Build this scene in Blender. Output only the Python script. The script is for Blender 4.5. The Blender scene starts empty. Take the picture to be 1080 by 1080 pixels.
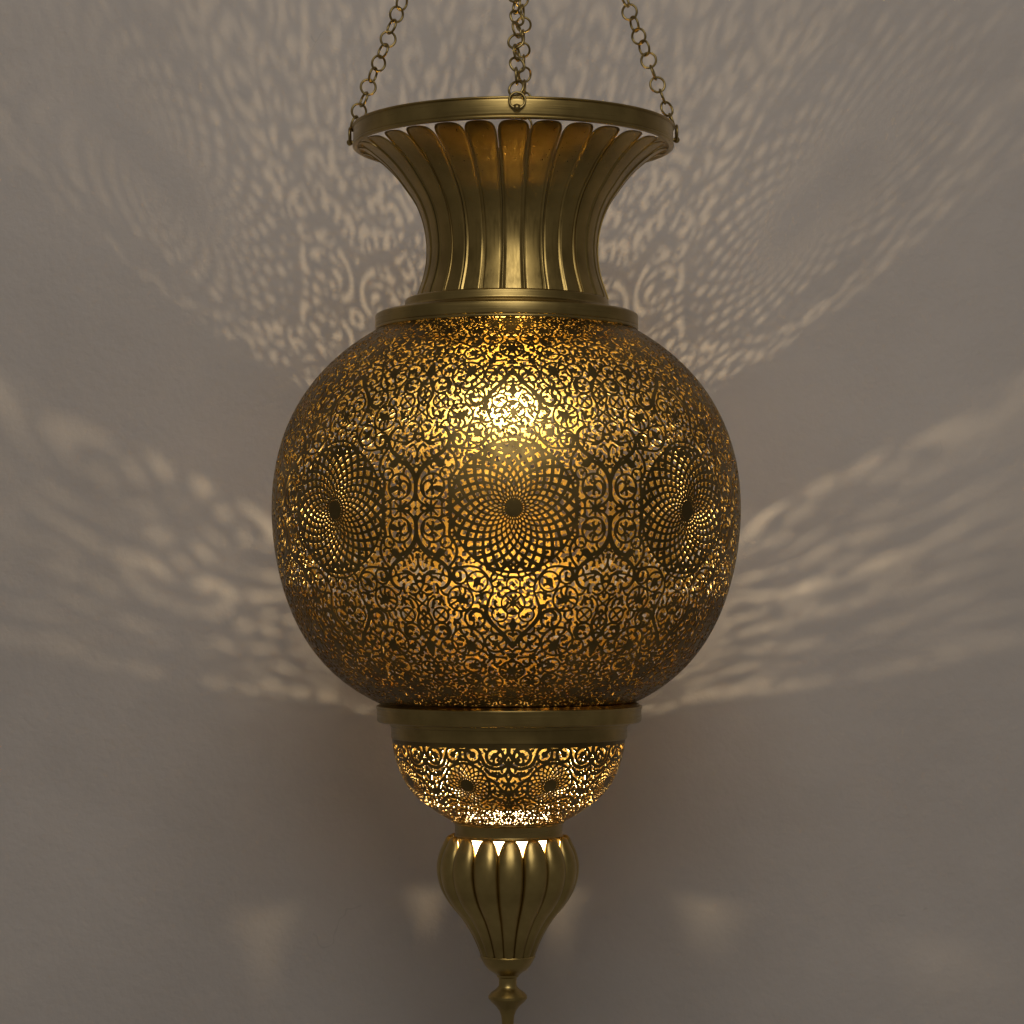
import bpy, bmesh, math, random
import numpy as np
from mathutils import Matrix, Vector

scene = bpy.context.scene
C = scene.collection
PI = math.pi
# ------------------------------------------------------------------ camera
# metres; the drawing unit of all profiles below is the millimetre, y counted downwards from a datum 1.12 m above z = 0
cam_d = bpy.data.cameras.new('camera')
cam_d.sensor_width = 36.0; cam_d.lens = 90.0
cam_d.shift_x = 0.0; cam_d.shift_y = 0.0926
cam_d.clip_start = 0.05; cam_d.clip_end = 50
cam = bpy.data.objects.new('camera', cam_d); C.objects.link(cam)
cam.location = (0, -2.7, 0.44); cam.rotation_euler = (PI/2, 0, 0)
scene.camera = cam
# ------------------------------------------------------------------ light: a dim room, one soft window-like lamp above and behind the camera
world = bpy.data.worlds.new('World'); scene.world = world; world.use_nodes = True
bg = world.node_tree.nodes['Background']
bg.inputs[0].default_value = (1.0, 0.93, 0.86, 1); bg.inputs[1].default_value = 0.108
key_d = bpy.data.lights.new('window_light', 'AREA'); key_d.shape = 'DISK'; key_d.size = 1.75
key_d.energy = 25.5; key_d.color = (1.0, 0.95, 0.90)
key = bpy.data.objects.new('window_light', key_d); C.objects.link(key)
key.location = (0.10, -2.3, 2.15)
key.rotation_euler = (Vector((0, 0, 0.50))-Vector(key.location)).to_track_quat('-Z', 'Y').to_euler()
# ------------------------------------------------------------------ rendering
scene.render.engine = 'CYCLES'
cy = scene.cycles
cy.use_denoising = True
try: cy.denoiser = 'OPENIMAGEDENOISE'; cy.denoising_input_passes = 'RGB_ALBEDO_NORMAL'
except Exception: pass
cy.max_bounces = 14; cy.diffuse_bounces = 6; cy.glossy_bounces = 10; cy.sample_clamp_indirect = 14.0
cy.caustics_reflective = True; cy.blur_glossy = 0.6
scene.view_settings.view_transform = 'Standard'; scene.view_settings.look = 'None'
scene.view_settings.exposure = 0.0; scene.view_settings.gamma = 1.0
scene.view_settings.use_curve_mapping = False

# ------------------------------------------------------------------ materials
def new_mat(name):
    m = bpy.data.materials.new(name); m.use_nodes = True
    return m, m.node_tree.nodes, m.node_tree.links, m.node_tree.nodes['Principled BSDF']
def brass(name, c0, c1, rough, streak=(60, 60, 60), bump=.02, spots=0.0):
    m, N, L, P = new_mat(name)
    P.inputs['Metallic'].default_value = 1.0
    tc = N.new('ShaderNodeTexCoord'); mp = N.new('ShaderNodeMapping'); mp.inputs['Scale'].default_value = streak
    L.new(tc.outputs['Object'], mp.inputs['Vector'])
    n1 = N.new('ShaderNodeTexNoise'); n1.inputs['Scale'].default_value = 1.0; n1.inputs['Detail'].default_value = 6
    L.new(mp.outputs[0], n1.inputs['Vector'])
    n2 = N.new('ShaderNodeTexNoise'); n2.inputs['Scale'].default_value = 22.0; n2.inputs['Detail'].default_value = 5
    L.new(tc.outputs['Object'], n2.inputs['Vector'])
    r = N.new('ShaderNodeValToRGB'); r.color_ramp.elements[0].position = .35; r.color_ramp.elements[1].position = .68
    r.color_ramp.elements[0].color = (*[v*.8 for v in c0], 1); r.color_ramp.elements[1].color = (*[v*1.06 for v in c1], 1)
    L.new(n2.outputs[0], r.inputs[0]); L.new(r.outputs[0], P.inputs['Base Color'])
    mr = N.new('ShaderNodeMapRange'); mr.inputs[1].default_value = .3; mr.inputs[2].default_value = .7
    mr.inputs[3].default_value = rough-.07; mr.inputs[4].default_value = rough+.09
    L.new(n1.outputs[0], mr.inputs[0]); L.new(mr.outputs[0], P.inputs['Roughness'])
    b = N.new('ShaderNodeBump'); b.inputs['Strength'].default_value = 1; b.inputs['Distance'].default_value = bump/1000
    L.new(n1.outputs[0], b.inputs['Height']); L.new(b.outputs[0], P.inputs['Normal'])
    return m
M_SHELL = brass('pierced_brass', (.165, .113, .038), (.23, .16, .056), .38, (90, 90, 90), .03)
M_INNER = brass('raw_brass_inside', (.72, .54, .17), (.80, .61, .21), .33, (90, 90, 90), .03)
M_RING = brass('turned_brass', (.33, .235, .08), (.41, .295, .105), .33, (14, 14, 900), .012)
M_PANEL = brass('brushed_brass', (.33, .232, .075), (.41, .29, .10), .34, (420, 420, 9), .012)
M_LOBE = brass('chased_brass', (.37, .265, .09), (.45, .33, .118), .36, (160, 160, 50), .02)
M_SEAM = brass('dark_brass_seam', (.05, .036, .016), (.09, .064, .028), .55, (80, 80, 80), .02)  # dark brass backing behind the gaps of panels and lobes
M_CHAIN = brass('aged_brass_wire', (.30, .215, .075), (.40, .30, .12), .34, (200, 200, 200), .01)
def lamp_mat(name, col, st):
    m, N, L, P = new_mat(name)
    e = N.new('ShaderNodeEmission'); e.inputs[0].default_value = (*col, 1); e.inputs[1].default_value = st
    L.new(e.outputs[0], N['Material Output'].inputs['Surface']); return m
M_FIL = lamp_mat('glowing_filament', (1.0, .78, .48), 36000)
M_CUP_GLOW = lamp_mat('added_cup_glow', (1.0, .70, .33), 24.0)
_N, _L = M_CUP_GLOW.node_tree.nodes, M_CUP_GLOW.node_tree.links      # added glowing cup: lets part of the filament's light straight through
_e = [n for n in _N if n.type == 'EMISSION'][0]; _t = _N.new('ShaderNodeBsdfTransparent'); _m = _N.new('ShaderNodeMixShader'); _m.inputs[0].default_value = .36
_L.new(_e.outputs[0], _m.inputs[1]); _L.new(_t.outputs[0], _m.inputs[2]); _L.new(_m.outputs[0], _N['Material Output'].inputs['Surface'])
M_PORC, N_, L_, P_ = new_mat('white_porcelain'); P_.inputs['Base Color'].default_value = (.75, .73, .68, 1); P_.inputs['Roughness'].default_value = .3
def wall_mat():
    m, N, L, P = new_mat('painted_plaster')
    tc = N.new('ShaderNodeTexCoord')
    n = N.new('ShaderNodeTexNoise'); n.inputs['Scale'].default_value = 3.0; n.inputs['Detail'].default_value = 7; n.inputs['Roughness'].default_value = .62
    L.new(tc.outputs['Object'], n.inputs['Vector'])
    r = N.new('ShaderNodeValToRGB'); r.color_ramp.elements[0].position = .3; r.color_ramp.elements[1].position = .7
    r.color_ramp.elements[0].color = (.49, .442, .398, 1); r.color_ramp.elements[1].color = (.565, .512, .462, 1)
    L.new(n.outputs[0], r.inputs[0])
    # sparse hairline cracks and specks in the plaster
    n3 = N.new('ShaderNodeTexNoise'); n3.inputs['Scale'].default_value = 5; n3.inputs['Detail'].default_value = 4
    L.new(tc.outputs['Object'], n3.inputs['Vector'])
    mx = N.new('ShaderNodeMix'); mx.data_type = 'VECTOR'; mx.inputs[0].default_value = .25
    L.new(tc.outputs['Object'], mx.inputs[4]); L.new(n3.outputs['Color'], mx.inputs[5])
    vo = N.new('ShaderNodeTexVoronoi'); vo.feature = 'DISTANCE_TO_EDGE'; vo.inputs['Scale'].default_value = 3.1
    L.new(mx.outputs[1], vo.inputs['Vector'])
    c1 = N.new('ShaderNodeMath'); c1.operation = 'LESS_THAN'; c1.inputs[1].default_value = .0014; L.new(vo.outputs['Distance'], c1.inputs[0])
    n4 = N.new('ShaderNodeTexNoise'); n4.inputs['Scale'].default_value = 6.5; n4.inputs['Detail'].default_value = 2; L.new(tc.outputs['Object'], n4.inputs['Vector'])
    c2 = N.new('ShaderNodeMath'); c2.operation = 'GREATER_THAN'; c2.inputs[1].default_value = .7; L.new(n4.outputs[0], c2.inputs[0])
    c3 = N.new('ShaderNodeMath'); c3.operation = 'MULTIPLY'; L.new(c1.outputs[0], c3.inputs[0]); L.new(c2.outputs[0], c3.inputs[1])
    c4 = N.new('ShaderNodeMath'); c4.operation = 'MULTIPLY'; c4.inputs[1].default_value = .15; L.new(c3.outputs[0], c4.inputs[0])
    mc = N.new('ShaderNodeMix'); mc.data_type = 'RGBA'; L.new(c4.outputs[0], mc.inputs[0]); L.new(r.outputs[0], mc.inputs[6]); mc.inputs[7].default_value = (.2, .18, .16, 1)
    L.new(mc.outputs[2], P.inputs['Base Color'])
    P.inputs['Roughness'].default_value = .62; P.inputs['Specular IOR Level'].default_value = .25
    n5 = N.new('ShaderNodeTexNoise'); n5.inputs['Scale'].default_value = 130; n5.inputs['Detail'].default_value = 3; L.new(tc.outputs['Object'], n5.inputs['Vector'])
    b0 = N.new('ShaderNodeBump'); b0.inputs['Strength'].default_value = .5; b0.inputs['Distance'].default_value = .0012; L.new(n5.outputs[0], b0.inputs['Height'])
    nb = N.new('ShaderNodeTexNoise'); nb.inputs['Scale'].default_value = 9; nb.inputs['Detail'].default_value = 9; nb.inputs['Roughness'].default_value = .55
    L.new(tc.outputs['Object'], nb.inputs['Vector'])
    b = N.new('ShaderNodeBump'); b.inputs['Strength'].default_value = .8; b.inputs['Distance'].default_value = .006
    L.new(b0.outputs[0], b.inputs['Normal'])
    L.new(nb.outputs[0], b.inputs['Height']); L.new(b.outputs[0], P.inputs['Normal'])
    return m

# ------------------------------------------------------------------ helpers
AXIS = 535.5                       # mm, the lantern's axis
BASE = 1120.0                      # mm, the lantern's lowest point
def link(name, me, parent=None, mats=()):
    o = bpy.data.objects.new(name, me); C.objects.link(o)
    for m in mats: me.materials.append(m)
    if parent: o.parent = parent
    return o
def Z(y): return (BASE-y)/1000.0
def mesh_from(name, V, F, smooth=True, sharp=None):
    me = bpy.data.meshes.new(name); me.from_pydata([tuple(v) for v in V], [], F); me.update()
    if smooth:
        me.polygons.foreach_set('use_smooth', [True]*len(me.polygons))
        if sharp: me.set_sharp_from_angle(angle=math.radians(sharp))
    return me
def bevel_profile(prof, d):
    """round every corner of a closed (r, y) profile by d mm"""
    out = []; n = len(prof)
    for i in range(n):
        p = np.array(prof[i], float); a = np.array(prof[i-1], float); b = np.array(prof[(i+1) % n], float)
        la = np.hypot(*(a-p)); lb = np.hypot(*(b-p)); q = min(d, la*.4, lb*.4)
        pa = p+(a-p)/max(la, 1e-6)*q; pb = p+(b-p)/max(lb, 1e-6)*q
        out += [pa, (pa+pb)/4+p/2, pb]
    return out
def lathe(name, prof, seg=160, closed=True, cx=0.0, sharp=40):
    V = []; F = []; n = len(prof)
    for k in range(seg):
        a = 2*PI*k/seg; ca, sa = math.cos(a), math.sin(a)
        for r, y in prof: V.append((r*ca/1000+cx/1000, r*sa/1000, Z(y)))
    for k in range(seg):
        k2 = (k+1) % seg
        for i in range(n if closed else n-1):
            j = (i+1) % n
            F.append((k*n+i, k2*n+i, k2*n+j, k*n+j))
    return mesh_from(name, V, F, True, sharp)
def smooth_curve(pts, per=8):
    """Catmull-Rom through (r, y) points"""
    P = np.array(pts, float); A = np.vstack([2*P[0]-P[1], P, 2*P[-1]-P[-2]]); o = []
    for k in range(1, len(A)-2):
        for t in np.arange(per)/per:
            o.append(.5*(2*A[k]+(A[k+1]-A[k-1])*t+(2*A[k-1]-5*A[k]+4*A[k+1]-A[k+2])*t*t+(3*A[k]-A[k-1]-3*A[k+1]+A[k+2])*t**3))
    o.append(P[-1]); return np.array(o)

# ------------------------------------------------------------------ the wall
wall_me = bpy.data.meshes.new('wall')
bm = bmesh.new()
bmesh.ops.create_cube(bm, size=1.0)
bmesh.ops.scale(bm, vec=(6.0, 0.12, 5.0), verts=bm.verts)
bm.to_mesh(wall_me); bm.free()
wall = link('wall', wall_me, None, [wall_mat()])
wall.location = (0, 0.40+0.06, 0.6)
wall['kind'] = 'structure'; wall['label'] = 'plain grey plaster wall behind the lantern, patterned by its light'; wall['category'] = 'wall'

# ------------------------------------------------------------------ the pierced arabesque, drawn as a distance field
PI = math.pi
class Lattice:
    """Signed distance (mm, >0 = hole, <0 = metal) of a pierced sheet on one mirrored half cell."""
    def __init__(s, W, Y0, Y1, res, wscale=None, mirror_y=True, seed=1):
        s.W, s.Y0, s.Y1 = W, Y0, Y1
        s.nx = int(round(W/res))+1; s.ny = int(round((Y1-Y0)/res))+1
        s.x = np.linspace(0, W, s.nx); s.y = np.linspace(Y0, Y1, s.ny)
        s.dx = s.x[1]-s.x[0]; s.dy = s.y[1]-s.y[0]
        s.F = np.full((s.ny, s.nx), 60.0); s.hmin = .55
        s.my = mirror_y; s.ws = wscale or (lambda y: 1.0)
        s.rng = np.random.RandomState(seed)
    def images(s, P):
        for mx in (0, 1, 2):
            Q = P.copy()
            if mx == 1: Q[:, 0] = -Q[:, 0]
            if mx == 2: Q[:, 0] = 2*s.W-Q[:, 0]
            yield Q
            if s.my:
                Q2 = Q.copy(); Q2[:, 1] = -Q2[:, 1]; yield Q2
    def window(s, x0, x1, y0, y1, m=60):
        i0 = max(0, int((x0-m)/s.dx)); i1 = min(s.nx, int((x1+m)/s.dx)+2)
        j0 = max(0, int((y0-m-s.Y0)/s.dy)); j1 = min(s.ny, int((y1+m-s.Y0)/s.dy)+2)
        return i0, i1, j0, j1
    def stroke(s, pts, hw, smooth=True):
        P = np.array(pts, float)
        h = np.full(len(P), hw, float) if np.isscalar(hw) else np.interp(np.linspace(0, 1, len(P)), np.linspace(0, 1, len(hw)), hw)
        if smooth and len(P) > 2:
            A = np.vstack([2*P[0]-P[1], P, 2*P[-1]-P[-2]]); HH = np.concatenate([[h[0]], h, [h[-1]]])
            o = []; oh = []
            for k in range(1, len(A)-2):
                n = max(3, int(np.hypot(*(A[k+1]-A[k]))/1.2))
                for t in np.arange(n)/n:
                    o.append(.5*(2*A[k]+(A[k+1]-A[k-1])*t+(2*A[k-1]-5*A[k]+4*A[k+1]-A[k+2])*t*t+(3*A[k]-A[k-1]-3*A[k+1]+A[k+2])*t**3))
                    oh.append(HH[k]*(1-t)+HH[k+1]*t)
            o.append(A[-2]); oh.append(HH[-2])
            P = np.array(o); h = np.array(oh)
        hm = 26
        h = np.maximum(h, s.hmin)
        for Q in s.images(P):
            i0, i1, j0, j1 = s.window(Q[:, 0].min(), Q[:, 0].max(), Q[:, 1].min(), Q[:, 1].max(), hm)
            if i1 <= i0 or j1 <= j0: continue
            for k in range(len(Q)-1):
                a0, a1, b0, b1 = s.window(min(Q[k, 0], Q[k+1, 0]), max(Q[k, 0], Q[k+1, 0]), min(Q[k, 1], Q[k+1, 1]), max(Q[k, 1], Q[k+1, 1]), hm)
                if a1 <= a0 or b1 <= b0: continue
                X = s.x[None, a0:a1]; Y = s.y[b0:b1, None]
                d = Q[k+1]-Q[k]; L2 = d@d+1e-9
                t = np.clip(((X-Q[k, 0])*d[0]+(Y-Q[k, 1])*d[1])/L2, 0, 1)
                D = np.hypot(X-Q[k, 0]-t*d[0], Y-Q[k, 1]-t*d[1])-(h[k]*(1-t)+h[k+1]*t)*s.ws(Q[k, 1])
                V = s.F[b0:b1, a0:a1]; np.minimum(V, D, out=V)
    def polar(s, c, rmax, fun):
        """fun(r, phi) -> signed distance; stamped with min"""
        for Q in s.images(np.array([c], float)):
            cx, cy = Q[0]
            i0, i1, j0, j1 = s.window(cx, cx, cy, cy, rmax)
            if i1 <= i0 or j1 <= j0: continue
            X = s.x[None, i0:i1]-cx; Y = s.y[j0:j1, None]-cy
            fx = -1 if (abs(cx-c[0]) > 1e-6) else 1; fy = -1 if (abs(cy-c[1]) > 1e-6) else 1
            D = fun(np.hypot(X, Y), np.arctan2(Y*fy, X*fx))
            V = s.F[j0:j1, i0:i1]; np.minimum(V, D, out=V)
    def ring(s, c, r, hw=1.0):
        s.polar(c, r+26, lambda q, p: np.abs(q-r)-hw*s.ws(c[1]))
    def flower(s, c, r, n=8, depth=.3, ph=0.0):
        s.polar(c, r*1.4+26, lambda q, p: (q-r*(1-depth*.5+depth*.5*np.cos(n*(p-ph))))*.85)
    def blob(s, c, r): s.polar(c, r+26, lambda q, p: q-r)
    def leaf(s, c, ang, L, Wd):
        ca, sa = math.cos(ang), math.sin(ang)
        pts = [(c[0]-ca*L, c[1]-sa*L), (c[0]-ca*L*.3+sa*Wd*.25, c[1]-sa*L*.3-ca*Wd*.25), (c[0]+ca*L*.3, c[1]+sa*L*.3), (c[0]+ca*L, c[1]+sa*L)]
        s.stroke(pts, [.4, Wd, Wd*.8, .3])
    def rosette(s, c, r0, r1, N, hub, hw, cmax=.87, spokes=True):
        """woven spiral lattice; overwrites what lies inside r1"""
        for Q in s.images(np.array([c], float)):
            cx, cy = Q[0]
            i0, i1, j0, j1 = s.window(cx, cx, cy, cy, r1+3)
            if i1 <= i0 or j1 <= j0: continue
            X = s.x[None, i0:i1]-cx; Y = s.y[j0:j1, None]-cy
            q = np.hypot(X, Y)+1e-6; p = np.arctan2(Y, X)
            u = np.clip((q-r0)/(r1-r0), 0, 1)
            rr = np.linspace(r0, r1, 200); cc = .26+(cmax-.26)*np.clip((rr-r0)/(r1-r0)*1.5, 0, 1)
            g = np.concatenate([[0], np.cumsum((cc[1:]+cc[:-1])/2*np.diff(np.log(rr)))])
            G = np.interp(q, rr, g); C = np.interp(q, rr, cc)
            per = 2*math.pi*q/N/np.sqrt(1+C*C)
            D = np.full_like(q, 60.)
            for sg in (1, -1):
                t = N/(2*math.pi)*(p+sg*G)+.5
                D = np.minimum(D, np.abs(t-np.round(t))*per)
            hwv = np.maximum(.5, hw*per)
            D = D-hwv
            D = np.minimum(D, q-hub)
            D = np.minimum(D, np.abs(q-r1)-1.3)
            V = s.F[j0:j1, i0:i1]; ins = q < r1
            V[ins] = D[ins]
            np.minimum(V, np.where(ins, V, np.abs(q-r1)-1.3), out=V)
    def fill(s, big=7.6, mid=3.9, stop=1.72, hw=1.1, itmax=6000, ylim=None):
        cnt = [0, 0, 0]
        for it in range(itmax):
            k = int(np.argmax(s.F)); j, i = divmod(k, s.nx); rho = s.F[j, i]
            yv = s.y[j]; w = s.ws(yv)
            if rho < stop*w: break
            c = np.array([s.x[i], yv])
            # directions to the touching metal
            an = np.linspace(0, 2*math.pi, 40, endpoint=False)
            px = c[0]+np.cos(an)*rho*.8; py = c[1]+np.sin(an)*rho*.8
            px = np.abs(px); px = np.where(px > s.W, 2*s.W-px, px)
            if s.my: py = np.abs(py)
            ii = np.clip((px/s.dx).round().astype(int), 0, s.nx-1); jj = np.clip(((py-s.Y0)/s.dy).round().astype(int), 0, s.ny-1)
            a0 = an[int(np.argmin(s.F[jj, ii]))]
            onx = c[0] < .8 or c[0] > s.W-.8
            if rho > big*w and cnt[0] < 400:
                rr = min(rho, 13*w*(.8+.4*s.rng.rand()))
                if rr < rho-.5:      # sit against the nearest metal
                    c = c+np.array([math.cos(a0), math.sin(a0)])*(rho-rr)*(0 if onx else 1)
                kind = s.rng.randint(4)
                b = a0+s.rng.rand()*2.5; sg = s.rng.choice([-1, 1])
                if kind < 2 and not onx:        # scroll that winds into a leaf
                    tt = np.linspace(0, 1, 16); ph = a0+sg*tt*9.4; q = (rr+.3)*np.where(tt < .66, 1, 1-(tt-.66)*1.75)
                    s.stroke(np.c_[c[0]+np.cos(ph)*q, c[1]+np.sin(ph)*q], [hw, hw, hw, hw*1.2, hw*1.9], False)
                    s.flower((c[0]+math.cos(ph[-1])*q[-1]*.6, c[1]+math.sin(ph[-1])*q[-1]*.6), rr*.3, 5, .4, s.rng.rand()*6)
                else:
                    s.ring(c, rr+.2 if rr >= rho-.5 else rr+.3, hw)
                    if kind == 2: s.flower(c, rr*.47, 8, .35, s.rng.rand()*6)
                    else: s.flower(c, rr*.42, 5, .45, s.rng.rand()*6)
                    s.stroke([c, c+.55*rr*np.array([math.cos(b+.3), math.sin(b+.3)]), c+rr*np.array([math.cos(b), math.sin(b)])], [1.2*hw, hw])
                cnt[0] += 1
            elif rho > mid*w:
                e = c+np.array([math.cos(a0), math.sin(a0)])*(rho+.6)
                m = (c+e)/2+np.array([-math.sin(a0), math.cos(a0)])*rho*.35*(0 if onx else s.rng.choice([-1, 1]))
                s.stroke([e, m, c], [hw*.9, hw, hw*1.3])
                s.flower(c, (rho*.5)*1.0, s.rng.randint(3, 7), .45, s.rng.rand()*6)
                cnt[1] += 1
            else:
                e = c+np.array([math.cos(a0), math.sin(a0)])*(rho+.5)
                t = c-np.array([math.cos(a0), math.sin(a0)])*rho*s.rng.choice([.25, .25, 1.3])
                sd = 0 if onx else s.rng.choice([-1, 1])
                m = c+np.array([-math.sin(a0), math.cos(a0)])*rho*.4*sd
                s.stroke([e, m, t], [hw*1.25, hw*1.15, hw*.6])
                cnt[2] += 1
        return cnt, it

def globe_lattice(res=.5, Ymax=284.0):
    W = math.pi/8*246.7
    ws = lambda y: 1.0+.55*min(1.0, max(0, abs(y)-70)/210)
    L = Lattice(W, 0, Ymax, res, ws, True, 7)
    L.hmin = .95
    st = L.stroke; h = 1.0
    # ogee with its inner palmette
    st([(-.2, 142), (3, 140.5), (9.4, 130.5), (17.8, 122), (24.3, 114.3), (28.1, 106.3), (28.3, 99)], [1.9, 1.8, 1.8, 1.9, 2.1, 2.2, 2.0])
    L.flower((0, 143), 5.2, 4, .3); st([(28.3, 99), (31.5, 96.8), (34.5, 98.5)], [2.6, 2.2, .6])
    st([(28.3, 99), (24.4, 88.4), (21, 80.5), (22.3, 72.6), (27.8, 63.5), (34.5, 57.6), (44, 55.6), (62.6, 57.8)], [1.6, 1.1, 1.0, 1.1, 1.2])
    st([(0, 66.5), (9, 66), (18, 62.5), (27, 57.5)], 1.1)
    L.flower((0, 93.4), 5.4, 8, .4); L.ring((0, 93.4), 12.2, .85); L.ring((0, 73.5), 6.8, .9); L.flower((0, 74), 2.6, 4, .4)
    for a in (.25, .75): st([(5*math.sin(a*3.1416), 93.4-5*math.cos(a*3.1416)), (12.2*math.sin(a*3.1416), 93.4-12.2*math.cos(a*3.1416))], .9)
    L.ring((14.2, 106), 8.2, .9); L.flower((15.2, 106.6), 3.3, 5, .45, 1)
    st([(0, 112), (0, 131)], [1.8, 1.2]); L.leaf((0, 119.5), 1.57, 7, 3.2)
    st([(0, 120), (5, 116.5), (8, 118.5), (8.6, 122)], [1.2, 1, 1.2])
    # scroll rings round the ogee
    L.ring((54.8, 89), 13.2, 1.05); L.flower((54.2, 89.2), 6.2, 7, .3, .4); st([(54.2, 83), (56, 76)], 1.0); st([(60, 92), (67, 96)], 1.0)
    L.ring((36.4, 71), 10.2, 1.0); L.leaf((36.8, 72), .9, 5.6, 3.4); st([(33, 68), (28, 65)], 1)
    st([(76.8, 48.5), (69.5, 53.9), (64.6, 62), (65.4, 71), (71, 77), (77, 77.2), (79, 73.4)], [2.2, 2.1, 1.9, 1.8, 1.6, 1.4, 1.4])
    L.flower((48.1, 143.6), 7.6, 8, .34); L.ring((51, 139.5), 18.5, 1.1); st([(55, 146), (66, 150)], 1.1)
    for a in (1.2, 2.6, 3.9, 5.2): st([(48.1, 143.6), (48.1+13*math.cos(a), 143.6+13*math.sin(a))], [1.6, .9])
    L.flower((0, 183), 7.0, 8, .4); L.ring((0, 183), 15.5, 1.1)
    for a in (-1.2, -.4, .4, 1.2): st([(0, 183), (13.5*math.cos(a), 183+13.5*math.sin(a))], [1.7, .8])
    L.flower((49.2, 174.5), 5.8, 7, .3, .3); L.ring((49.2, 174.5), 11.2, 1.0); st([(49.2, 174.5), (44, 166)], 1.0)
    L.ring((77.7, 106.5), 8.2, 1.0)
    st([(72, 100.7), (83.5, 112.3)], .9); st([(83.5, 100.7), (72, 112.3)], .9)
    # braid on the line between two rosettes
    for k in range(4):
        y = 80+k*14
        st([(96.9, y), (91.5, y+4), (90.5, y+8), (96.9, y+14)], 1.0)
    st([(84, 86), (90, 92), (92, 102), (88, 114), (91, 124), (95.5, 134)], 1.05)
    st([(96.9, 136), (94.5, 146), (96.9, 158)], [1.6, 2.3, 1.4]); L.flower((89, 161), 4.8, 6, .3); L.flower((73.7, 146), 5.2, 6, .35, .6)
    L.flower((96.9, 182), 5.4, 6, .35); L.ring((73.7, 146), 10.2, .9); L.ring((86, 178), 10.5, .95)
    st([(84.5, 60), (90, 64), (92.5, 72), (96.9, 80)], 1.0); st([(96.9, 54), (92.5, 60), (88.5, 58)], [1.4, 1.2, 1.6]); L.leaf((92.5, 68), 1.3, 4.5, 1.8)
    L.leaf((84, 62), .4, 5, 1.8); st([(66, 66), (74, 63.5), (84, 62)], [1, .9])
    # around the equator between the rosettes
    st([(61.8, 0), (62, 14.3), (63, 24), (59.6, 30), (56, 38), (58, 48), (64, 56)], 1.35)
    st([(96.9, 8), (96.9, 28)], 2.0)
    st([(96.6, 14.8), (96.2, 25), (91.5, 35), (83.3, 42.3), (74.2, 45.2)], [1.6, 1.7, 1.7, 1.8, 2.2]); L.leaf((73.6, 43.6), .5, 7.2, 4.0)
    st([(96.9, 30), (93, 37), (87, 43.5), (80, 48.5), (75.5, 49)], [1.1, 1.0, 1.2, 1.5])
    st([(96.6, 14.8), (94, 8.2), (87.4, 2.7), (80.4, 0)], 1.3)
    L.ring((79.6, 20.3), 11.8, 1.15); st([(88, 12), (89, 21), (84, 25.5), (80, 22), (81.5, 18.5)], [1, 1.1, 1.1, 1.2, 1.6]); L.leaf((73.8, 18.6), .1, 6, 3.1)
    L.ring((66.4, 32), 5.6, 1.0); L.blob((67.3, 32.4), 1.9); st([(67, 32), (71, 35)], 1)
    L.flower((80.8, 0), 4.4, 8, .4); L.flower((96.9, 0), 2.6, 4, .5); st([(80.8, 0), (61.8, 0)], 1.0)
    for a in (.8, 1.57, 2.35): st([(80.8, 0), (80.8+9*math.cos(a), 9*math.sin(a))], [1.3, .8])
    L.flower((71, 8.5), 2.4, 4, .4); st([(71, 8.5), (62, 6)], .9); st([(71, 8.5), (77, 10)], .9)
    # far rows towards the collar
    for (x, y, r, n) in ((24, 160, 5.6, 7), (26, 205, 6.8, 8), (70, 206, 6.6, 7), (48.4, 224, 7.2, 8), (0, 232, 7.4, 8), (96.9, 226, 7.2, 8), (24, 246, 6.4, 7), (72, 250, 6.6, 7)):
        L.flower((x, y), r, n, .36, .3)
        if n == 8: L.ring((x, y), r*2.05, 1.0)
        for a in np.arange(3)*2.1+x: st([(x, y), (x+r*2*math.cos(a), y+r*2*math.sin(a))], [1.4, .8])
    L.rosette((0, 0), 6.5, 61.5, 28, 6.6, .2, .9)
    for k in range(18):
        a = (k+.5)*PI/28
        st([(60.5*math.sin(a), 60.5*math.cos(a)), (65*math.sin(a+.03), 65*math.cos(a+.03))], .8)
    st([(0, Ymax-1), (W, Ymax-1)], 3.0, False)
    info = L.fill()
    return L, info

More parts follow.
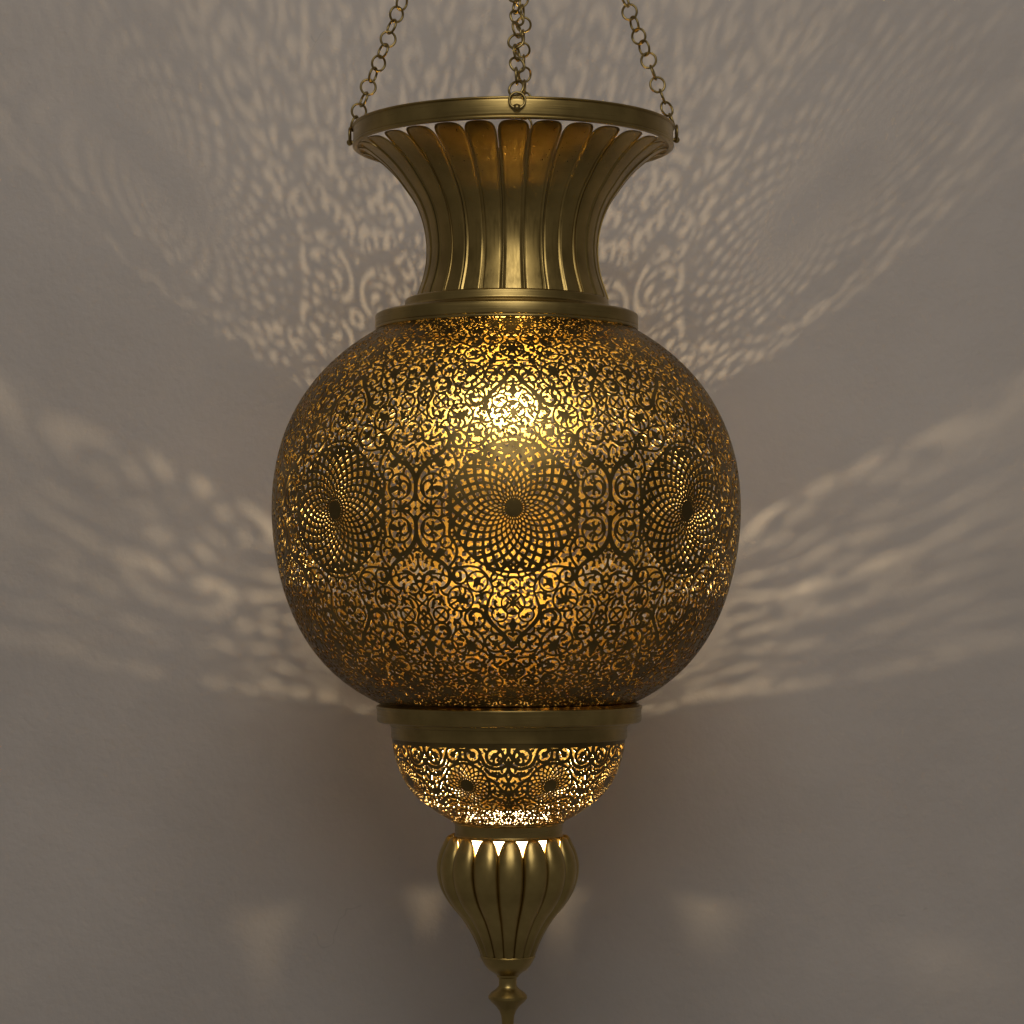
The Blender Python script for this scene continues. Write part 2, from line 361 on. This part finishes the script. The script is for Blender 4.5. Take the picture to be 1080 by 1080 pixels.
def cup_lattice(res=.4, W=42.0, YT=-46.0, YB=60.0, top=None):
    ws = lambda y: 1.0
    L = Lattice(W, YT, YB, res, ws, False, 11)
    st = L.stroke
    st([(0, YT+1), (W, YT+1)], 3.2, False); st([(0, YB-1), (W, YB-1)], 2.2, False)
    # centre stem between rosettes sits at x=0, rosette at x=W
    st([(0, YT), (0, -34), (3.6, -27), (0, -20), (2.6, -12), (0, -6)], [2.0, 1.6, 1.5, 1.5]); L.flower((0, -3), 3.6, 4, .4); L.flower((0, 16), 4.0, 6, .4); st([(0, -3), (3, 6), (0, 14)], 1.3); st([(0, 16), (3.2, 26), (0, 33)], 1.3)
    L.ring((W-9.5, -31.5), 7.0, 1.5); L.blob((W-9.5, -31.5), 2.9); st([(W-9.5, -31.5), (W-4.5, -36.5)], 1.5)
    L.ring((12.2, -30), 7.6, 1.5); L.leaf((13, -30), .6, 4.4, 2.4); st([(12, -30), (8, -35)], 1.4)
    st([(0, -24), (5, -20), (12, -18.5), (21, -22), (25, -30)], 1.6); st([(0, -16), (7, -11), (16, -12.5), (21.5, -18)], 1.5)
    st([(0, 10), (7, 4), (13, -4), (20, -9)], 1.6); st([(0, 24), (8, 18), (16, 14), (22, 16)], 1.5); L.flower((10, -3), 2.4, 4, .4)
    L.ring((9, 33), 6.2, 1.4); L.ring((26, 31), 6.4, 1.4); L.blob((9, 33), 2.3); L.blob((26, 31), 2.4); L.ring((W, 36), 6.4, 1.4); L.blob((W, 36), 2.4)
    L.rosette((W, 0), 4.6, 23.5, 22, 4.9, .17, .68)
    info = L.fill(6.0, 3.2, 1.5, 1.0)
    return L, info

# ------------------------------------------------------------------ lattice field -> pierced sheet of real thickness
def pierced_mesh(name, F, xs_half, nhalf, ys_to_r_y, thick, rot, cx):
    """F: rows along the profile, columns over one mirrored half cell. ys_to_r_y: arrays (r, y, nr, ny) per row, as functions of a fractional row."""
    ny, nx = F.shape
    cell = np.concatenate([F[:, :-1], F[:, :0:-1]], 1)            # one full cell, periodic
    G = np.tile(cell, (1, nhalf))                                  # the full turn
    NX = G.shape[1]; S = G < 0
    def rot_next(A): return np.roll(A, -1, 1)
    node = -np.ones(G.shape, np.int64); k = 0
    cnt = int(S.sum()); node[S] = np.arange(cnt); k = cnt
    H = S != rot_next(S); he = -np.ones(G.shape, np.int64); he[H] = k+np.arange(int(H.sum())); k += int(H.sum())
    Vv = S[:-1] != S[1:]; ve = -np.ones(Vv.shape, np.int64); ve[Vv] = k+np.arange(int(Vv.sum())); k += int(Vv.sum())
    J, I = np.nonzero(S); rows = [J.astype(float)]; cols = [I.astype(float)]
    J, I = np.nonzero(H); a = G[J, I]; b = G[J, (I+1) % NX]; rows.append(J.astype(float)); cols.append(I+np.clip(a/(a-b), .02, .98))
    J, I = np.nonzero(Vv); a = G[J, I]; b = G[J+1, I]; rows.append(J+np.clip(a/(a-b), .02, .98)); cols.append(I.astype(float))
    rows = np.concatenate(rows); cols = np.concatenate(cols)
    th = cols/NX*2*PI+rot
    r, y, nr, nyv = [np.interp(rows, np.arange(ny), q) for q in ys_to_r_y]
    def place(off):
        rr = r-nr*off; yy = y-nyv*off
        # angle 0 faces the camera (-Y)
        return np.stack([(rr*np.sin(th)+cx)/1000, -rr*np.cos(th)/1000, (BASE-yy)/1000], 1)
    outer = place(0.0); inner = place(thick)
    s0 = S[:-1]; s1 = rot_next(S)[:-1]; s2 = rot_next(S)[1:]; s3 = S[1:]
    code = s0*1+s1*2+s2*4+s3*8
    corner = [node[:-1], rot_next(node)[:-1], rot_next(node)[1:], node[1:]]
    edge = [he[:-1], rot_next(np.vstack([ve]))[:, :], he[1:], ve]
    polys = {}; segs = []
    for c in range(1, 16):
        m = code == c
        if not m.any(): continue
        seq = []
        for q in range(4):
            if c >> q & 1: seq.append(('c', q))
            if (c >> q & 1) != (c >> ((q+1) % 4) & 1): seq.append(('e', q))
        arr = np.stack([(corner if t == 'c' else edge)[q][m] for t, q in seq], 1)
        polys.setdefault(arr.shape[1], []).append(arr)
        for q in range(len(seq)):
            if seq[q][0] == 'e' and seq[(q+1) % len(seq)][0] == 'e':
                segs.append(np.stack([arr[:, q], arr[:, (q+1) % len(seq)]], 1))
    seg = np.concatenate(segs)
    nv = len(outer)
    used = np.unique(seg); remap = -np.ones(nv, np.int64); remap[used] = np.arange(len(used))
    sg = remap[seg]; nw = len(used)
    V = np.concatenate([outer, inner, outer[used], inner[used]])
    wq = np.stack([sg[:, 0]+2*nv, sg[:, 0]+2*nv+nw, sg[:, 1]+2*nv+nw, sg[:, 1]+2*nv], 1)
    groups = []
    for n, lst in polys.items():
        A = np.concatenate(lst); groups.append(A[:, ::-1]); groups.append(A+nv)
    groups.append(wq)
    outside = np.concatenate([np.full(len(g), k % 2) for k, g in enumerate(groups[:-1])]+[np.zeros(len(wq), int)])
    me = bpy.data.meshes.new(name)
    me.vertices.add(len(V)); me.vertices.foreach_set('co', V.astype(np.float32).ravel())
    loops = np.concatenate([g.ravel() for g in groups]); sizes = np.concatenate([np.full(len(g), g.shape[1]) for g in groups])
    me.loops.add(len(loops)); me.loops.foreach_set('vertex_index', loops.astype(np.int32))
    me.polygons.add(len(sizes)); me.polygons.foreach_set('loop_start', np.concatenate([[0], np.cumsum(sizes)[:-1]]).astype(np.int32))
    me.polygons.foreach_set('use_smooth', np.ones(len(sizes), bool))
    me.polygons.foreach_set('material_index', outside.astype(np.int32))
    me.update(calc_edges=True)
    print(name, len(V), len(sizes))
    return me
def row_profile(r_of_y, y_rows):
    r = r_of_y(y_rows); e = .05
    dr = (r_of_y(y_rows+e)-r_of_y(y_rows-e))/(2*e)
    n = np.sqrt(1+dr*dr)
    return r, y_rows, 1/n, -dr/n
def iso_table(r_of_y, ya, yb, n=3000):
    ys = np.linspace(ya, yb, n); r = r_of_y(ys); dr = np.gradient(r, ys)
    return ys, np.concatenate([[0], np.cumsum((np.sqrt(1+dr*dr)/r)[:-1]*np.diff(ys))])

# ------------------------------------------------------------------ the lantern
lantern = bpy.data.objects.new('hanging_lantern', None); C.objects.link(lantern)
lantern.empty_display_size = .05
lantern.location = ((AXIS-540)/1000, 0, (1080-BASE)/1000)
lantern['label'] = 'large pierced brass lantern hanging on chains, lit from inside, with flared neck and pointed finial'
lantern['category'] = 'lantern'

# globe
GC = [-1.3323370579408999e-11, -2.0809364000650404e-08, -5.527835763445912e-06, 0.0011727978280341904, -0.871703250615488, -9.724519676451678, 60742.47661361843]
def globe_r(y): return np.sqrt(np.maximum(np.polyval(GC, np.asarray(y)-543.0), 1))
L, info = globe_lattice(.8)
ysu, iu = iso_table(globe_r, 545.0, 346.5); iu = np.abs(iu); ysd, idn = iso_table(globe_r, 545.0, 741.5)
t = L.y/L.y[-1]
y_up = np.interp(t*iu[-1], iu, ysu); y_dn = np.interp(t*idn[-1], idn, ysd)
rows_y = np.concatenate([y_up[::-1], y_dn[1:]])
F = np.concatenate([L.F[::-1], L.F[1:]], 0)-.01
me = pierced_mesh('pierced_globe', F, L.x, 8, row_profile(globe_r, rows_y), 1.1, math.radians(1.8), 534.0-AXIS)
globe = link('pierced_globe', me, lantern, [M_SHELL, M_INNER])

# bowl below the globe
BOWL = smooth_curve([(123.4, 768), (122.9, 779), (121.2, 792), (117.4, 806), (112.5, 818), (107.2, 828), (100, 837), (91, 845), (80, 853), (71, 859), (57, 867)], 10)
def bowl_r(y): return np.interp(y, BOWL[:, 1], BOWL[:, 0])
ysb, ib = iso_table(bowl_r, 778.0, 866.5)
i0 = np.interp(822, ysb, ib)
L, info = cup_lattice(.55, 42.0, -i0*107, (ib[-1]-i0)*107)
rows_y = np.interp(L.y/107+i0, ib, ysb)
me = pierced_mesh('pierced_bowl', L.F-.03, L.x, 8, row_profile(bowl_r, rows_y), .9, math.radians(0.0), 536.5-AXIS)
bowl = link('pierced_bowl', me, lantern, [M_SHELL, M_INNER])

# turned rings
def ring_part(name, prof, d=.9, cx=0.0, seg=192):
    return link(name, lathe(name, bevel_profile(prof, d), seg, True, cx), lantern, [M_RING])
ring_part('upper_collar', [(95, 316.5), (105.5, 316.5), (107.5, 318), (107.5, 325), (109, 327), (122, 329.5), (136, 332), (138.6, 334), (138.6, 345.4), (137.9, 346.2), (138.8, 347.2), (138.2, 349.6), (134, 351), (131, 350), (131, 340), (95, 327)], 1.0, -1.0)
ring_part('lower_collar', [(120, 741), (136, 741), (138, 743.2), (140.2, 744), (140.4, 746.2), (139.4, 747.4), (139.4, 759.5), (137.5, 761.3), (127, 761.8), (126, 764.8), (124.6, 765.8), (124.6, 777.4), (123.4, 778.8), (121.6, 778.8), (121.6, 764), (120, 760)], .9, 1.5)
ring_part('finial_collar', [(53.5, 865.5), (58.6, 865.5), (59.2, 867.2), (57.0, 868.6), (56.6, 879.5), (57.6, 880.6), (57.4, 882.4), (55, 883.2), (53.5, 882)], .6, 1.0, 128)

# sheet-metal leaf with a rounded end: dome or flange height as a function of the distance to its outline
def leaf_panel(name, prof, halfang, gap, corner, p, height, na=18, thick=1.0, round_top=True):
    """prof: (r, y) from the rounded end downwards. height(e, w, s): outward offset in mm at distance e from the outline, w = half width there, s = 0..1 along."""
    P = np.array(prof); seglen = np.hypot(*np.diff(P, axis=0).T); sl = np.concatenate([[0], np.cumsum(seglen)]); L_ = sl[-1]
    st = np.concatenate([corner*(1-np.cos(np.linspace(0.02, 1, 16)*PI/2)), np.linspace(corner, L_, 44)[1:]])
    tr = np.gradient(P[:, 0], sl); ty = np.gradient(P[:, 1], sl)
    V = []; F = []; rows = []
    aa = np.sin(np.linspace(-1, 1, 2*na+1)*PI/2)
    for s_ in st:
        r = np.interp(s_, sl, P[:, 0]); y = np.interp(s_, sl, P[:, 1]); a, b = np.interp(s_, sl, tr), np.interp(s_, sl, ty)
        nl = math.hypot(a, b); nr, nyy = b/nl, -a/nl
        W = r*halfang-gap; tt = max(0.0, 1-s_/corner)
        wf = (1-tt**p)**(1/p) if tt < 1 else 0.0
        row = []
        for q in aa:
            x = q*W*wf
            rho = ((abs(x)/W)**p+tt**p)**(1/p)
            e = max(0.0, W*(1-rho)); h = height(e, W, s_/L_)
            row.append((x, r, y, nr, nyy, h))
        rows.append(row)
    n = 2*na+1
    for off in (0.0, thick):
        for row in rows:
            for x, r, y, nr, nyy, h in row:
                rr = r+nr*(h-off); yy = y+nyy*(h-off); th = x/r
                V.append((rr*math.sin(th)/1000, -rr*math.cos(th)/1000, Z(yy)))
    m = len(rows); o = m*n
    for i in range(m-1):
        for j in range(n-1):
            a = i*n+j
            F.append((a, a+n, a+n+1, a+1)); F.append((o+a, o+a+1, o+a+n+1, o+a+n))
    for i in range(m-1):
        for j, fl in ((0, 1), (n-1, 0)):
            a = i*n+j; q = (a, a+n, o+a+n, o+a); F.append(q if not fl else q[::-1])
    for j in range(n-1):
        F.append((j, j+1, o+j+1, o+j)); a = (m-1)*n+j; F.append((a, o+a, o+a+1, a+1))
    return mesh_from(name, V, F, True, 50)
jit = random.Random(9)
def ring_of(name, me, mat, parent, count, rot0, wob=0.0):
    first = link(name, me, parent, [mat]); first.rotation_euler = (0, 0, rot0)
    for k in range(1, count):
        c = first.copy(); C.objects.link(c); c.parent = parent
        c.rotation_euler = (jit.uniform(-wob, wob), jit.uniform(-wob, wob), rot0+2*PI*k/count)

# flared neck: dark seams behind, 28 brushed panels with raised edges in front
NECK = smooth_curve([(163, 157.2), (156, 158.7), (147, 164), (134, 174.5), (122, 187), (112, 200.5), (103.5, 213), (97.3, 226), (93.2, 239), (90.8, 252), (89.8, 264), (90.2, 276), (91.8, 287), (94.6, 298), (99.5, 312), (101, 317)], 6)
seam_prof = [(r-1.6, y) for r, y in NECK if y > 178]
seam_prof = seam_prof+[(r-1.2, y) for r, y in seam_prof[::-1]]
neck = link('flared_neck', lathe('flared_neck', seam_prof, 112, True, 0), lantern, [M_SEAM]); neck.location = (.0050, 0, 0)
def neck_h(e, W, s):
    return .6*math.exp(-(e/.75)**2)-.6*math.exp(-((e-2.0)/.6)**2)
ring_of('neck_panel', leaf_panel('neck_panel', NECK, PI/28, .04, 27, 2.5, neck_h), M_PANEL, neck, 28, 0.008, .0009)

# rim at the top of the neck
RX = 5.8
rim = link('rim', lathe('rim', bevel_profile([(163.5, 134.8), (169.6, 134.8), (170.2, 136.4), (168.0, 137.4), (168.4, 138.6), (168.3, 152.2), (167.6, 153.2), (169.4, 154), (169.2, 156.4), (166, 157.2), (163.5, 156.4)], .6), 256, True, RX), lantern, [M_RING])
rim.rotation_euler = (0, 0, 0)

# finial: sixteen domed lobes over a turned stem
FIN = smooth_curve([(58.0, 881.6), (63.5, 885), (68.9, 893.5), (72.5, 905), (73.6, 915), (72.6, 925), (69.4, 936), (64.2, 946.5), (57.3, 956.5), (49.4, 966), (42.6, 976), (37, 986), (32.4, 996), (28.6, 1006), (27.6, 1010)], 6)
shell = [(r*.88, y) for r, y in FIN if y > 906]
stem = [(28.4, 1007), (29.4, 1008.4), (28.4, 1010.4), (27, 1013), (24.5, 1017.5), (20.5, 1022), (15.5, 1025.5), (12, 1028), (11.6, 1029.6), (10, 1031), (9.4, 1034), (9.4, 1039), (10.6, 1041), (13, 1043.4), (17.5, 1046.5), (20.4, 1050), (20.6, 1052.6), (18, 1056), (13, 1060.5), (9.2, 1065.5), (7, 1071), (6.2, 1080), (6.4, 1094), (7.6, 1100), (9.4, 1105), (9.2, 1110), (6, 1116), (.4, 1120)]
inner_ = [(.4, 1012), (20, 1006)]+[(r-1.2, y) for r, y in shell[::-1]]
fin_me = lathe('finial', shell+stem+inner_, 96, True, 0, 35)
finial = link('finial', fin_me, lantern, [M_LOBE])
fin_me.materials.append(M_SEAM)
zs = Z(1006.4)
for p_ in fin_me.polygons:
    if p_.center[2] > zs: p_.material_index = 1
def lobe_h(e, W, s):
    q = min(1, e/W); return W*(.58*math.sqrt(max(0, 1-(1-q)**2.2))-.46*(1-math.exp(-(s/.06)**2)))
ring_of('finial_lobe', leaf_panel('finial_lobe', FIN, PI/16, -.3, 25, 2.1, lobe_h, 14, .9), M_LOBE, finial, 16, 0.045, .002)

# lamp inside: socket standing in the finial, short glowing filament
sock = lathe('lamp_socket', bevel_profile([(.3, 909.8), (13, 909.8), (14, 930), (12, 1002), (.3, 1004)], .8), 48, True, 0)
socket = link('lamp_socket', sock, lantern, [M_PORC])
stemb = lathe('added_glow_cup', [(43, 857.6), (43.6, 858), (45, 884), (42, 893), (33, 903), (14, 909.4), (.3, 909.6), (.3, 908), (13, 908), (32, 901.6), (40.6, 892), (43.4, 884), (42.4, 858)], 64, True, 0)
glow_cup = link('added_glow_cup', stemb, lantern, [M_CUP_GLOW])  # added glowing cup, shaped to block low filament rays and brighten the bowl
bm = bmesh.new(); bmesh.ops.create_icosphere(bm, subdivisions=2, radius=.0026)
bmesh.ops.scale(bm, vec=(1.8, 1.1, .65), verts=bm.verts)
fm = bpy.data.meshes.new('filament'); bm.to_mesh(fm); bm.free()
fil = link('filament', fm, glow_cup, [M_FIL]); fil.location = (0, 0, Z(868.0)); fil.rotation_euler = (0, 0, math.radians(130))

# chains: four of them, each link a ring of wire
def torus(name, R, r, nR=28, nr=10, sx=1.0):
    V = []; F = []
    for i in range(nR):
        a = 2*PI*i/nR
        for j in range(nr):
            b = 2*PI*j/nr; q = R+r*math.cos(b)
            V.append((q*math.cos(a)*sx/1000, r*math.sin(b)/1000, q*math.sin(a)/1000))
        for j in range(nr):
            F.append((i*nr+j, i*nr+(j+1) % nr, ((i+1) % nR)*nr+(j+1) % nr, ((i+1) % nR)*nr+j))
    return mesh_from(name, V, F)
LINK = torus('chain_link', 7.9, 1.28); LINK.materials.append(M_CHAIN)
bm = bmesh.new()
bmesh.ops.create_uvsphere(bm, u_segments=20, v_segments=12, radius=.0034)
r_ = bmesh.ops.create_cone(bm, segments=16, radius1=.0020, radius2=.0020, depth=.006)
bmesh.ops.transform(bm, matrix=Matrix.Translation((0, -.003, 0)) @ Matrix.Rotation(PI/2, 4, 'X'), verts=r_['verts'])
r_ = bmesh.ops.create_cone(bm, segments=20, radius1=.0046, radius2=.0046, depth=.0014, cap_ends=True)
bmesh.ops.transform(bm, matrix=Matrix.Translation((0, -.0046, 0)) @ Matrix.Rotation(PI/2, 4, 'X'), verts=r_['verts'])
LUG = bpy.data.meshes.new('chain_lug'); bm.to_mesh(LUG); bm.free()
LUG.polygons.foreach_set('use_smooth', [True]*len(LUG.polygons)); LUG.materials.append(M_CHAIN)
rng = random.Random(4)
apex = Vector((RX/1000+.001, 0, Z(-297)))
for az, yl in ((1.2, 147), (91.0, 147), (175.0, 147), (269.5, 150)):
    a = math.radians(az)
    d = Vector((math.sin(a), -math.cos(a), 0))
    lug_p = Vector((RX/1000, 0, Z(yl)))+d*.1725
    lug = bpy.data.objects.new('chain_lug', LUG); C.objects.link(lug); lug.parent = lantern
    lug.location = lug_p; lug.rotation_euler = (0, 0, a+PI)
    ch = None
    tdir = (apex-lug_p).normalized()
    p = lug_p+Vector((0, 0, .0072)); twist = rng.uniform(-.3, .3)
    side = tdir.cross(d).normalized()
    for k in range(24):
        tw = (PI/2 if k % 2 else 0)+rng.uniform(-.7, .7)
        nrm = Matrix.Rotation(tw, 3, tdir) @ side
        if k == 0: nrm = d.copy()
        td = tdir if k else Vector((0, 0, 1))
        xx = nrm.cross(td).normalized(); nn = td.cross(xx).normalized()
        sway = xx*rng.uniform(-.001, .001)
        M = Matrix(((xx.x, nn.x, td.x), (xx.y, nn.y, td.y), (xx.z, nn.z, td.z))).to_4x4()
        M.translation = p+sway
        if k == 0:
            ch = bpy.data.objects.new('chain', LINK); C.objects.link(ch); ch.parent = lantern; ch.matrix_local = M
            inv = M.inverted()
        else:
            o = bpy.data.objects.new('chain_link', LINK); C.objects.link(o); o.parent = ch; o.matrix_local = inv @ M
        p = p+tdir*.0137
